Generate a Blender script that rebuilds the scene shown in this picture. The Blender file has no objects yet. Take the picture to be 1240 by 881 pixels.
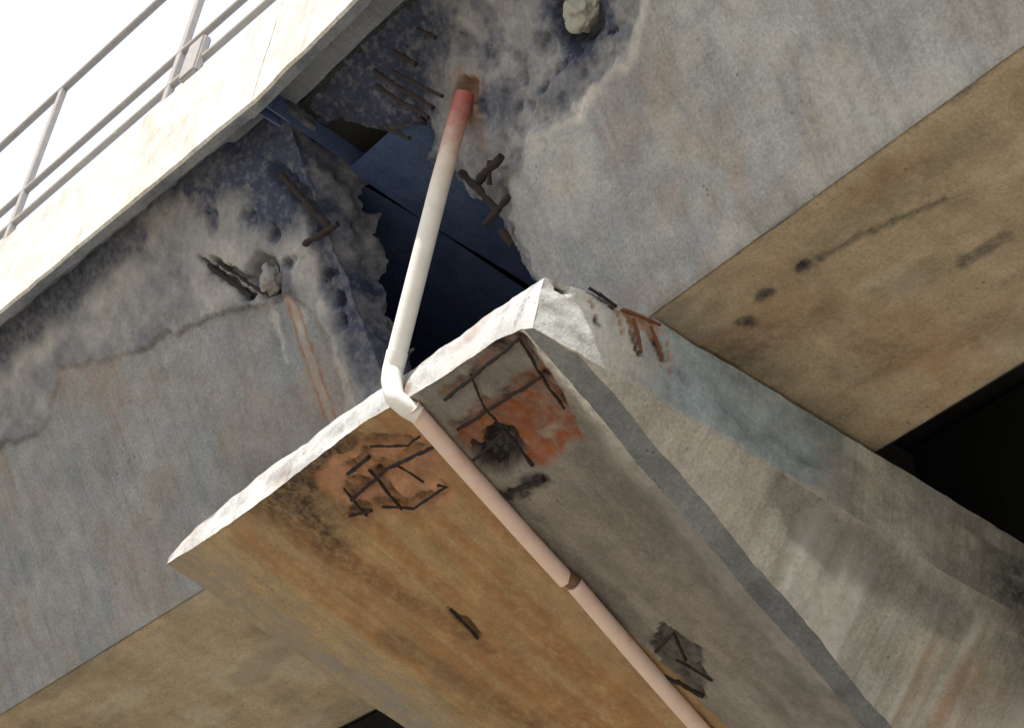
import bpy, bmesh, math, random
import numpy as np
from mathutils import Vector, Matrix

random.seed(7)
SC = bpy.context.scene
COL = SC.collection

# ------------------------------------------------------------------ camera
cam_data = bpy.data.cameras.new('camera')
cam = bpy.data.objects.new('camera', cam_data)
COL.objects.link(cam)
SC.camera = cam
cam_data.sensor_width = 36.0
cam_data.lens = 87.02
cam_data.clip_end = 5000
RIGHT = Vector((0.5823, 0.7983, 0.1538)).normalized()
FWD = Vector((-0.6873, 0.3820, 0.6178)).normalized()
RIGHT = (RIGHT - FWD * RIGHT.dot(FWD)).normalized()
UP = RIGHT.cross(FWD).normalized()
cam.matrix_world = Matrix(((RIGHT.x, UP.x, -FWD.x, 0), (RIGHT.y, UP.y, -FWD.y, 0),
                           (RIGHT.z, UP.z, -FWD.z, 1.6), (0, 0, 0, 1)))

# ------------------------------------------------------------------ sky, sun, exposure
SUN_EL, SUN_AZ = math.radians(54.5), math.radians(166)     # azimuth clockwise from +Y
world = bpy.data.worlds.new('World')
SC.world = world
world.use_nodes = True
wn, wl = world.node_tree.nodes, world.node_tree.links
sky = wn.new('ShaderNodeTexSky')
sky.sky_type = 'NISHITA'
sky.sun_disc = False
sky.sun_elevation = SUN_EL
sky.sun_rotation = SUN_AZ
sky.dust_density = 4.0
sky.air_density = 1.0
veil = wn.new('ShaderNodeMixRGB')                         # thin even high cloud over the whole sky
veil.inputs[0].default_value = 0.65
veil.inputs[2].default_value = (6.9, 7.15, 7.5, 1)
wl.new(sky.outputs[0], veil.inputs[1])
wl.new(veil.outputs[0], wn['Background'].inputs[0])
wn['Background'].inputs[1].default_value = 0.12
sun_data = bpy.data.lights.new('sun', 'SUN')
sun_data.energy = 4.0
sun_data.angle = math.radians(0.5)
sun_data.color = (1.0, 0.95, 0.87)
sun = bpy.data.objects.new('sun', sun_data)
COL.objects.link(sun)
sd = Vector((math.cos(SUN_EL) * math.sin(SUN_AZ), math.cos(SUN_EL) * math.cos(SUN_AZ), math.sin(SUN_EL)))
sun.rotation_euler = sd.to_track_quat('Z', 'Y').to_euler()
sun.location = (0, -20, 40)
SC.view_settings.view_transform = 'Standard'
SC.view_settings.look = 'None'
SC.view_settings.exposure = 0.80
SC.view_settings.gamma = 1.0
SC.view_settings.use_curve_mapping = False

SC.cycles.max_bounces = 4
SC.cycles.diffuse_bounces = 4

# ------------------------------------------------------------------ noise and field helpers
def _hash(ix, iy, iz, seed):
    h = (ix.astype(np.int64) * 374761393 + iy.astype(np.int64) * 668265263 + iz.astype(np.int64) * 2147483647 + seed * 974634777) & 0xFFFFFFFF
    h = ((h ^ (h >> 13)) * 1274126177) & 0xFFFFFFFF
    h = ((h ^ (h >> 16)) * 2246822519) & 0xFFFFFFFF
    return ((h ^ (h >> 15)) & 0xFFFFFF) / float(0xFFFFFF)

def vnoise(x, y, z=None, seed=0):
    x = np.asarray(x, float); y = np.asarray(y, float)
    z = np.zeros_like(x) if z is None else np.asarray(z, float)
    ix, iy, iz = np.floor(x), np.floor(y), np.floor(z)
    fx, fy, fz = x - ix, y - iy, z - iz
    fx, fy, fz = [f * f * f * (f * (f * 6 - 15) + 10) for f in (fx, fy, fz)]
    r = 0
    for a in (0, 1):
        for b in (0, 1):
            for c in (0, 1):
                w = (fx if a else 1 - fx) * (fy if b else 1 - fy) * (fz if c else 1 - fz)
                r = r + w * _hash(ix + a, iy + b, iz + c, seed)
    return r * 2 - 1

def fbm(x, y, z=None, oct=4, seed=0, gain=0.5):
    x = np.asarray(x, float); y = np.asarray(y, float)
    r, amp, f = 0, 1.0, 1.0
    for o in range(oct):
        r = r + amp * vnoise(x * f + 17.3 * o, y * f + 5.1 * o, None if z is None else np.asarray(z) * f + 3.7 * o, seed + o)
        amp *= gain; f *= 2.03
    return r

def sstep(a, b, x):
    t = np.clip((x - a) / (b - a), 0, 1)
    return t * t * (3 - 2 * t)

def poly_sd(x, y, poly):
    """signed distance to a polygon, positive inside"""
    d = np.full(x.shape, 1e9); inside = np.zeros(x.shape, bool)
    n = len(poly)
    for i in range(n):
        (x0, y0), (x1, y1) = poly[i], poly[(i + 1) % n]
        ex, ey = x1 - x0, y1 - y0
        t = np.clip(((x - x0) * ex + (y - y0) * ey) / (ex * ex + ey * ey + 1e-12), 0, 1)
        d = np.minimum(d, np.hypot(x - x0 - t * ex, y - y0 - t * ey))
        cond = ((y0 > y) != (y1 > y)) & (x < (x1 - x0) * (y - y0) / (y1 - y0 + 1e-15) + x0)
        inside ^= cond
    return np.where(inside, d, -d)

def stroke(x, y, pts, w0, w1=None):
    """1 on a polyline, falling to 0 at half width (w0 start, w1 end)"""
    w1 = w0 if w1 is None else w1
    r = np.zeros(x.shape); n = len(pts) - 1
    for i in range(n):
        (x0, y0), (x1, y1) = pts[i], pts[i + 1]
        ex, ey = x1 - x0, y1 - y0
        t = np.clip(((x - x0) * ex + (y - y0) * ey) / (ex * ex + ey * ey + 1e-12), 0, 1)
        d = np.hypot(x - x0 - t * ex, y - y0 - t * ey)
        w = w0 + (w1 - w0) * (i + t) / n
        r = np.maximum(r, 1 - sstep(0.35 * w, w, d))
    return r

def blob(x, y, cx, cy, rx, ry=None):
    ry = rx if ry is None else ry
    return 1 - sstep(0.45, 1.0, np.hypot((x - cx) / rx, (y - cy) / ry))

def facets(x, y, freq, seed, tilt=1.0):
    """broken stone: every cell of a jittered lattice is its own tilted plane (about -1..1)"""
    X, Y = x * freq, y * freq
    ix, iy = np.floor(X), np.floor(Y); z0 = np.zeros_like(X)
    best = np.full(X.shape, 1e9); h = np.zeros_like(X)
    for a in (-1, 0, 1):
        for b in (-1, 0, 1):
            cx, cy = ix + a, iy + b
            px, py = cx + _hash(cx, cy, z0, seed), cy + _hash(cx, cy, z0, seed + 1)
            d = np.hypot(X - px, Y - py)
            v = (_hash(cx, cy, z0, seed + 2) * 2 - 1) + tilt * ((_hash(cx, cy, z0, seed + 3) - .5) * 2 * (X - px) + (_hash(cx, cy, z0, seed + 4) - .5) * 2 * (Y - py))
            m = d < best
            best = np.where(m, d, best); h = np.where(m, v, h)
    return h

# ------------------------------------------------------------------ mesh helpers
ATTRS = ('rust', 'dark', 'light', 'spall')

def finish(o, parent=None, mat=None):
    COL.objects.link(o)
    if parent is not None:
        o.parent = parent
    if mat is not None:
        o.data.materials.append(mat)
    return o

def smooth(me, angle=40):
    me.polygons.foreach_set('use_smooth', [True] * len(me.polygons))
    try:
        me.set_sharp_from_angle(angle=math.radians(angle))
    except Exception:
        pass

def patches(name, plist, parent=None, weld=0.0, sharp=40, thick=0.0):
    """plist: dicts with P (n,m,3), st (n,m,2), mat, optional attr fields, del mask per quad; one mesh from all of them"""
    V, F, MI, ST = [], [], [], []
    A = {a: [] for a in ATTRS}
    mats = []
    off = 0
    for p in plist:
        P = p['P']; n, m = P.shape[:2]
        idx = np.arange(n * m).reshape(n, m) + off
        q = np.stack([idx[:-1, :-1], idx[1:, :-1], idx[1:, 1:], idx[:-1, 1:]], -1)
        if p.get('flip'):
            q = q[..., ::-1]
        keep = np.ones(q.shape[:2], bool)
        if 'cut' in p:
            keep = ~p['cut']
        q = q[keep]
        if p['mat'] not in mats:
            mats.append(p['mat'])
        V.append(P.reshape(-1, 3)); F.append(q); MI.append(np.full(len(q), mats.index(p['mat'])))
        if 'back' in p:                                     # solid wall: flat rear face and a crumbled fracture face between
            e = np.concatenate([q[:, [0, 1]], q[:, [1, 2]], q[:, [2, 3]], q[:, [3, 0]]])
            key = np.sort(e, 1); key = key[:, 0] * 10000000 + key[:, 1]
            u_, inv, cnt = np.unique(key, return_inverse=True, return_counts=True)
            be = e[cnt[inv] == 1]
            bv = np.unique(be); front = P.reshape(-1, 3)[bv - off]; rear = p['back'].reshape(-1, 3)[bv - off]
            LAY = 9
            mp = {int(v): i for i, v in enumerate(bv)}
            b0 = np.array([mp[int(v)] for v in be[:, 0]]); b1 = np.array([mp[int(v)] for v in be[:, 1]])
            base = off + n * m; layers = [be.copy()]
            EV = []
            for L_ in range(1, LAY + 1):
                f_ = L_ / LAY
                Q = front * (1 - f_) + rear * f_
                Q = Q + (rear - front) * (f_ * .45 * fbm(front[:, 0] * 4 + front[:, 1] * 3, front[:, 2] * 5, None, 4, 73))[:, None]
                Q = jitter(jitter(Q, .030 * min(1, 2.0 * f_), 6.0, 71), .012 * min(1, 2.5 * f_), 19.0, 77)
                EV.append(Q)
                layers.append(np.stack([base + b0, base + b1], 1)); base += len(bv)
            for A_, B_ in zip(layers, layers[1:]):
                fq = np.stack([A_[:, 1], A_[:, 0], B_[:, 0], B_[:, 1]], 1)
                F.append(fq); MI.append(np.full(len(fq), mats.index(p['mat'])))
            V.append(np.concatenate(EV)); extra = LAY * len(bv)
        else:
            extra = 0; bv = None
        st = p.get('st')
        if st is None:
            st = np.stack(np.meshgrid(np.arange(n) * .05, np.arange(m) * .05, indexing='ij'), -1)
        ST.append(np.concatenate([st.reshape(-1, 2), np.zeros((n * m, 1))], 1))
        if extra:
            ST.append(np.tile(ST[-1][bv - off], (extra // len(bv), 1)))
        for a in ATTRS:
            v = p.get(a)
            A[a].append(np.zeros(n * m) if v is None else np.clip(np.broadcast_to(v, (n, m)), 0, 1).reshape(-1))
            if extra:
                EVc = np.concatenate(EV)
                nz_ = fbm(EVc[:, 0] * 6 + EVc[:, 1] * 5, EVc[:, 2] * 7, None, 4, 79)
                A[a].append({'spall': np.full(extra, .9), 'dark': np.clip(.50 + .55 * nz_, 0, 1)}.get(a, np.zeros(extra)))
        off += n * m + extra
    V = np.concatenate(V); F = np.concatenate(F); MI = np.concatenate(MI); ST = np.concatenate(ST)
    me = bpy.data.meshes.new(name)
    me.from_pydata(V.tolist(), [], F.tolist())
    for mt in mats:
        me.materials.append(mt)
    me.polygons.foreach_set('material_index', MI.astype(np.int32))
    for a in ATTRS:
        at = me.attributes.new(a, 'FLOAT', 'POINT'); at.data.foreach_set('value', np.concatenate(A[a]).astype(np.float32))
    at = me.attributes.new('st', 'FLOAT_VECTOR', 'POINT'); at.data.foreach_set('vector', ST.astype(np.float32).reshape(-1))
    if weld > 0:
        bm = bmesh.new(); bm.from_mesh(me)
        bmesh.ops.remove_doubles(bm, verts=bm.verts, dist=weld)
        bmesh.ops.delete(bm, geom=[v for v in bm.verts if not v.link_faces], context='VERTS')
        bm.to_mesh(me); bm.free()
    me.update(); smooth(me, sharp)
    o = bpy.data.objects.new(name, me)
    finish(o, parent)
    if thick:
        md = o.modifiers.new('thickness', 'SOLIDIFY'); md.thickness = thick; md.offset = -1 if thick > 0 else -1
    return o

def jitter(P, amp, freq, seed, oct=3):
    """push points by a 3D noise field: neighbouring patches that share an edge stay joined"""
    x, y, z = P[..., 0] * freq, P[..., 1] * freq, P[..., 2] * freq
    D = np.stack([fbm(x, y, z, oct, seed + 31 * k) for k in range(3)], -1)
    return P + D * amp

def tube(name, pts, r, mat, parent=None, sides=12, bend=None, seed=0, ribs=0.0):
    pts = [Vector(p) for p in pts]
    # resample
    out = [pts[0]]
    for a, b in zip(pts, pts[1:]):
        n = max(1, int((b - a).length / (bend or 1e9)))
        for i in range(1, n + 1):
            out.append(a.lerp(b, i / n))
    pts = out
    rr = r if callable(r) else (lambda f: r)
    bm = bmesh.new(); rings = []
    prev = None
    L = [0.0]
    for a, b in zip(pts, pts[1:]):
        L.append(L[-1] + (b - a).length)
    for i, p in enumerate(pts):
        d = (pts[min(i + 1, len(pts) - 1)] - pts[max(i - 1, 0)]).normalized()
        if prev is None:
            u = d.orthogonal().normalized()
        else:
            u = (prev - d * prev.dot(d)).normalized()
        prev = u; v = d.cross(u)
        R = rr(L[i] / L[-1]) * (1 + (ribs if i % 2 else 0) + (.30 * math.sin(i * 1.7 + len(pts)) * math.sin(i * .61) if ribs else 0))
        rings.append([bm.verts.new(p + (u * math.cos(t) + v * math.sin(t)) * R) for t in [2 * math.pi * k / sides for k in range(sides)]])
    for A, B in zip(rings, rings[1:]):
        for k in range(sides):
            bm.faces.new((A[k], A[(k + 1) % sides], B[(k + 1) % sides], B[k]))
    bm.faces.new(rings[0][::-1]); bm.faces.new(rings[-1])
    bmesh.ops.recalc_face_normals(bm, faces=bm.faces)
    me = bpy.data.meshes.new(name); bm.to_mesh(me); bm.free(); smooth(me, 50)
    return finish(bpy.data.objects.new(name, me), parent, mat)

def block(name, o, ax, ay, az, mat, parent=None, bevel=0.004):
    """box from a corner and three edge vectors"""
    o, ax, ay, az = map(Vector, (o, ax, ay, az))
    bm = bmesh.new()
    c = [bm.verts.new(o + ax * i + ay * j + az * k) for i in (0, 1) for j in (0, 1) for k in (0, 1)]
    for f in ((0, 1, 3, 2), (4, 6, 7, 5), (0, 4, 5, 1), (2, 3, 7, 6), (0, 2, 6, 4), (1, 5, 7, 3)):
        bm.faces.new([c[i] for i in f])
    bmesh.ops.recalc_face_normals(bm, faces=bm.faces)
    if bevel:
        bmesh.ops.bevel(bm, geom=bm.edges[:], offset=bevel, segments=2, affect='EDGES')
    me = bpy.data.meshes.new(name); bm.to_mesh(me); bm.free(); smooth(me, 35)
    return finish(bpy.data.objects.new(name, me), parent, mat)

def rock(name, loc, r, mat, parent, seed, squash=(1, 1, 1), rough=.28):
    bm = bmesh.new(); bmesh.ops.create_icosphere(bm, subdivisions=4, radius=1)
    P = np.array([v.co[:] for v in bm.verts])
    d = 1 + rough * (.7 * fbm(P[:, 0] * 1.3 + seed, P[:, 1] * 1.3, P[:, 2] * 1.3, 4, seed) + .5 * facets(P[:, 0] + .5 * P[:, 2], P[:, 1] + .4 * P[:, 2], 1.7, seed))
    for v, k in zip(bm.verts, d):
        v.co = Vector((v.co.x * squash[0], v.co.y * squash[1], v.co.z * squash[2])) * float(k) * r + Vector(loc)
    me = bpy.data.meshes.new(name); bm.to_mesh(me); bm.free(); smooth(me, 35)
    return finish(bpy.data.objects.new(name, me), parent, mat)

def thing(name, label, cat, loc, group=None):
    o = bpy.data.objects.new(name, None); COL.objects.link(o)
    o.empty_display_size = .3
    o['label'] = label; o['category'] = cat
    if group:
        o['group'] = group
    o.location = loc
    return o

def adopt(root):
    """children were built in world coordinates: keep them there"""
    inv = Matrix.Translation(root.location).inverted()
    for ch in list(root.children):
        ch.matrix_parent_inverse = inv

# ------------------------------------------------------------------ materials
class NT:
    def __init__(self, name):
        self.m = bpy.data.materials.new(name); self.m.use_nodes = True
        self.n = self.m.node_tree.nodes; self.l = self.m.node_tree.links
        self.b = self.n['Principled BSDF']
    def put(self, sock, v):
        if isinstance(v, bpy.types.NodeSocket): self.l.new(v, sock)
        elif isinstance(v, (tuple, list)) and len(v) == 3 and sock.type == 'RGBA': sock.default_value = (*v, 1)
        else: sock.default_value = v
    def node(self, t, **kw):
        nd = self.n.new(t)
        for k, v in kw.items(): setattr(nd, k, v)
        return nd
    def noise(self, vec, scale, detail=6, rough=.6, dist=0.0):
        nd = self.node('ShaderNodeTexNoise')
        self.put(nd.inputs['Vector'], vec); nd.inputs['Scale'].default_value = scale
        nd.inputs['Detail'].default_value = detail; nd.inputs['Roughness'].default_value = rough; nd.inputs['Distortion'].default_value = dist
        return nd.outputs['Fac']
    def vmul(self, vec, xyz):
        nd = self.node('ShaderNodeVectorMath', operation='MULTIPLY'); self.put(nd.inputs[0], vec); nd.inputs[1].default_value = xyz
        return nd.outputs[0]
    def rng(self, v, a, b, c=0.0, d=1.0):
        nd = self.node('ShaderNodeMapRange'); self.put(nd.inputs[0], v)
        for i, x in enumerate((a, b, c, d)): nd.inputs[i + 1].default_value = x
        return nd.outputs[0]
    def math(self, op, a, b=0.0):
        nd = self.node('ShaderNodeMath', operation=op); self.put(nd.inputs[0], a); self.put(nd.inputs[1], b)
        return nd.outputs[0]
    def mix(self, f, a, b, mode='MIX'):
        nd = self.node('ShaderNodeMixRGB', blend_type=mode); self.put(nd.inputs[0], f); self.put(nd.inputs[1], a); self.put(nd.inputs[2], b)
        return nd.outputs[0]
    def attr(self, name):
        nd = self.node('ShaderNodeAttribute'); nd.attribute_name = name
        return nd
    def bump(self, h, strength, dist):
        nd = self.node('ShaderNodeBump'); self.put(nd.inputs['Height'], h)
        nd.inputs['Strength'].default_value = strength; nd.inputs['Distance'].default_value = dist
        self.l.new(nd.outputs[0], self.b.inputs['Normal'])

def concrete(name, c1, c2, c3=None, streak=0.35, streak_scale=(5, .55, 1), rustc=(.22, .085, .03), darkc=(.035, .035, .042),
             lightc=(.62, .60, .56), spallc=(.34, .32, .29), mottle=.35, bump=.45, grain=1.0, dark_lo=.5):
    t = NT(name)
    pos = t.node('ShaderNodeNewGeometry').outputs['Position']
    st = t.attr('st').outputs['Vector']
    big = t.noise(pos, 1.3, 3, .55, .6)
    mid = t.noise(pos, 6.5, 5, .65, .0)
    fine = t.noise(pos, 60, 2, .7)
    col = t.mix(t.rng(big, .33, .67), c1, c2)
    if c3:
        col = t.mix(t.rng(t.noise(st, 2.2, 3, .62, 1.2), .45, .7), col, c3)
    sk = t.noise(t.vmul(st, streak_scale), 3.0, 3, .62, .25)
    col = t.mix(t.math('MULTIPLY', t.rng(sk, .48, .74), streak), col, t.mix(1.0, col, (.48, .45, .42), 'MULTIPLY'))
    sk2 = t.noise(t.vmul(st, (streak_scale[0] * 1.7, streak_scale[1] * .8, 1)), 4.3, 3, .6)
    col = t.mix(t.math('MULTIPLY', t.rng(sk2, .55, .78), streak * .7), col, t.mix(1.0, col, (1.45, 1.43, 1.4), 'MULTIPLY'))
    col = t.mix(mottle, col, t.mix(1.0, col, t.mix(t.rng(mid, .3, .7), (.45, .44, .43), (1.45, 1.44, 1.42)), 'MULTIPLY'))
    col = t.mix(.5 * grain, col, t.mix(1.0, col, t.mix(t.rng(fine, .3, .7), (.62, .62, .62), (1.35, 1.35, 1.35)), 'MULTIPLY'))
    # small dark blow holes
    vo = t.node('ShaderNodeTexVoronoi'); t.put(vo.inputs['Vector'], pos); vo.inputs['Scale'].default_value = 17
    hole = t.math('MULTIPLY', t.rng(vo.outputs['Distance'], .10, .17, 1, 0), t.rng(t.noise(pos, 2.7, 3), .52, .62))
    col = t.mix(t.math('MULTIPLY', hole, .55), col, (.06, .055, .05))
    brk = t.rng(t.noise(pos, 21, 4, .7), .32, .62)
    def stain_shade(a, colour, gain=1.0, lo=.25):
        f = t.attr(a).outputs['Fac']
        f2 = t.math('MULTIPLY', f, t.math('ADD', lo, t.math('MULTIPLY', brk, 1.25 - lo)))
        nd = t.node('ShaderNodeClamp'); t.put(nd.inputs[0], t.math('MULTIPLY', f2, gain))
        return nd.outputs[0]
    sp = stain_shade('spall', None, 1.0, .7)
    agg = t.node('ShaderNodeTexVoronoi'); t.put(agg.inputs['Vector'], pos); agg.inputs['Scale'].default_value = 42
    aggc = t.mix(.8, spallc, t.mix(1.0, spallc, t.mix(t.rng(mid, .3, .7), (.5, .5, .52), (1.4, 1.38, 1.35)), 'MULTIPLY'))
    aggc = t.mix(.18, aggc, t.mix(1.0, aggc, t.mix(t.rng(agg.outputs['Distance'], 0, .6), (1.5, 1.45, 1.4), (.4, .4, .42)), 'MULTIPLY'))
    col = t.mix(sp, col, aggc)
    col = t.mix(stain_shade('light', None), col, lightc)
    rc = t.mix(t.rng(mid, .3, .7), rustc, tuple(min(1, c * 1.45 + .005) for c in rustc))
    col = t.mix(stain_shade('rust', None, 1.0, .35), col, rc)
    col = t.mix(stain_shade('dark', None, 1.0, dark_lo), col, darkc)  # dark carries real stains and also shade painted into the colour
    t.put(t.b.inputs['Base Color'], col)
    t.put(t.b.inputs['Roughness'], t.rng(mid, .2, .8, .78, .95))
    t.b.inputs['Specular IOR Level'].default_value = .3
    h = t.math('ADD', t.math('MULTIPLY', mid, .8), t.math('MULTIPLY', fine, .45))
    h = t.math('ADD', h, t.math('MULTIPLY', sp, t.math('MULTIPLY', agg.outputs['Distance'], -.5)))
    t.bump(h, bump, .012)
    return t.m

def simple(name, c1, c2, scale=20, rough=.6, metal=0.0, bump=.2, spots=None, spot_lim=(.55, .65)):
    t = NT(name)
    pos = t.node('ShaderNodeNewGeometry').outputs['Position']
    nz = t.noise(pos, scale, 6, .65, .3)
    col = t.mix(t.rng(nz, .3, .7), c1, c2)
    if spots:
        col = t.mix(t.rng(t.noise(pos, scale * .45, 6, .7, .8), *spot_lim), col, spots)
    t.put(t.b.inputs['Base Color'], col)
    t.put(t.b.inputs['Roughness'], t.rng(nz, .2, .8, rough - .08, min(1, rough + .1)))
    t.b.inputs['Metallic'].default_value = metal
    t.bump(t.noise(pos, scale * 4, 5, .7), bump, .004)
    return t.m

WEBX = dict(streak=.35, rustc=(.20, .115, .072), darkc=(.036, .046, .085), spallc=(.258, .265, .285), bump=.4, dark_lo=.6)
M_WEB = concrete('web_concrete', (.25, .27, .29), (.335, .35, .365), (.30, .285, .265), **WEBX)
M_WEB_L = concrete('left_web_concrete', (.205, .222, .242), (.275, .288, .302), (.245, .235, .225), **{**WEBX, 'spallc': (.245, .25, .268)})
M_SOFFIT = concrete('soffit_concrete', (.35, .29, .205), (.42, .35, .255), (.315, .26, .185), streak=.3, streak_scale=(.7, 3.5, 1), mottle=.25)
M_CAPS = concrete('cap_soffit_concrete', (.37, .27, .155), (.43, .315, .18), (.33, .225, .12), streak=.5, streak_scale=(4.5, .5, 1),
                  rustc=(.25, .135, .060), darkc=(.055, .036, .028), lightc=(.24, .235, .22), spallc=(.48, .26, .165))
M_CAPR = concrete('cap_soffit_grey_concrete', (.215, .195, .18), (.265, .24, .22), (.20, .19, .185), streak=.3, streak_scale=(4.5, .5, 1),
                  rustc=(.23, .072, .024), darkc=(.022, .020, .024), spallc=(.225, .218, .212))
M_SIDE = concrete('cap_side_concrete', (.35, .35, .32), (.43, .425, .39), (.36, .37, .355), streak=.5, streak_scale=(4.2, .3, 1),
                  rustc=(.27, .14, .07), darkc=(.022, .024, .026), lightc=(.56, .57, .56), spallc=(.29, .36, .40), dark_lo=.85)
M_CHAMF = concrete('shaded_chamfer', (.155, .17, .195), (.215, .228, .25), None, streak=.5, mottle=.45, dark_lo=.6, lightc=(.27, .25, .225))  # slate tone is the bevel's shade put into its colour
M_END = concrete('cap_end_concrete', (.40, .405, .405), (.48, .48, .475), None, streak=.2, mottle=.3, lightc=(.56, .56, .55), bump=.35)
M_FASCIA = concrete('fascia_paint', (.50, .49, .465), (.60, .59, .565), (.48, .43, .37), streak=.45, mottle=.25, bump=.25)
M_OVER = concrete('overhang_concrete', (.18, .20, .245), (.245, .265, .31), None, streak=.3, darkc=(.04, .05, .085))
M_INNER = concrete('black_shade_concrete', (.024, .025, .027), (.038, .039, .041), None, streak=.3)  # near-black colour stands in for deep shade between the girders
M_VOID = concrete('blue_shade_concrete', (.065, .105, .235), (.095, .14, .27), None, streak=.3)  # dark blue stands in for the shade inside the open joint
M_REBAR = simple('rusted_rebar', (.009, .007, .009), (.034, .020, .019), 60, .9, 0, .6)
M_REBAR_R = simple('bright_rusted_rebar', (.10, .035, .018), (.19, .065, .03), 60, .9, 0, .6)
M_PIPE = simple('white_pipe_plastic', (.70, .69, .66), (.76, .755, .73), 9, .42, 0, .08, (.52, .45, .37), (.60, .72))
M_PIPE_PINK = simple('bounce_pink_pipe', (.70, .52, .46), (.77, .61, .55), 7, .5, 0, .1, (.60, .40, .32), (.58, .70))  # pink is warm ground bounce painted onto a white pipe
M_STEEL = simple('weathered_rail_steel', (.27, .255, .245), (.34, .32, .305), 14, .6, .0, .15, (.17, .10, .07), (.62, .72))
M_PLUG = simple('pale_grout', (.27, .275, .25), (.42, .42, .38), 22, .9, 0, .8)
M_PLUG_G = simple('grey_grout', (.20, .20, .205), (.30, .295, .295), 22, .9, 0, .8)
M_IRON = simple('clamp_iron', (.12, .06, .04), (.22, .12, .08), 30, .75, .2, .4)

# ------------------------------------------------------------------ ground
def build_ground():
    t = NT('dry_soil')
    pos = t.node('ShaderNodeNewGeometry').outputs['Position']
    a = t.noise(pos, .35, 7, .6, .5); b = t.noise(pos, 6, 8, .7)
    col = t.mix(t.rng(a, .35, .65), (.25, .225, .185), (.31, .275, .225))
    col = t.mix(t.rng(b, .4, .7), col, (.20, .17, .13))
    col = t.mix(t.rng(t.noise(pos, .16, 5, .6, 1), .54, .66), col, (.13, .14, .06))
    t.put(t.b.inputs['Base Color'], col); t.b.inputs['Roughness'].default_value = .95
    t.bump(b, .8, .05)
    g = np.concatenate([[-1500, -600, -250, -120], np.linspace(-60, 60, 61), [120, 250, 600, 1500]])
    X, Y = np.meshgrid(g, g, indexing='ij')
    Z = fbm(X * .12, Y * .12, None, 4, 3) * .12 - .02
    o = patches('ground', [dict(P=np.stack([X, Y, Z], -1), st=np.stack([X, Y], -1), mat=t.m)], sharp=180)
    o['kind'] = 'structure'
build_ground()

# ------------------------------------------------------------------ the two spans
K = 0.8
SL = math.sqrt(1 + K * K)
ZB = 8.88                       # underside of the girders
TH = math.radians(4.0)          # the two spans meet at a slight angle over the pier
class Frame:
    def __init__(self, org, ang):
        self.o = np.array([org[0], org[1], 0.0]); self.u = np.array([math.cos(ang), math.sin(ang), 0]); self.v = np.array([-math.sin(ang), math.cos(ang), 0])
        self.wn = -K / SL * self.v * 0 + (-(self.v) * (1 / SL) - np.array([0, 0, 1]) * (K / SL))   # outward normal of the inclined web
    def at(self, s, off, z):
        s, off, z = np.broadcast_arrays(np.asarray(s, float), np.asarray(off, float), np.asarray(z, float))
        return self.o + s[..., None] * self.u + off[..., None] * self.v + z[..., None] * np.array([0, 0, 1.0])
    def web(self, s, t, out=0.0):
        t = np.asarray(t, float)
        return self.at(s, -K * t / SL, ZB + t / SL) + np.asarray(out, float)[..., None] * self.wn
FR = Frame((0, 4.735), 0.0)
FL = Frame((-12.098, 4.395), TH)
WIDTH_OFF = 9.0                 # far edge of the deck from the outer web foot

def lin(*segs):
    """graded spacing: (start, stop, step) pieces"""
    out = [segs[0][0]]
    for a, b, d in segs:
        n = max(1, int(round(abs(b - a) / d)))
        out += list(np.linspace(a, b, n + 1)[1:])
    return np.array(out)

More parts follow.
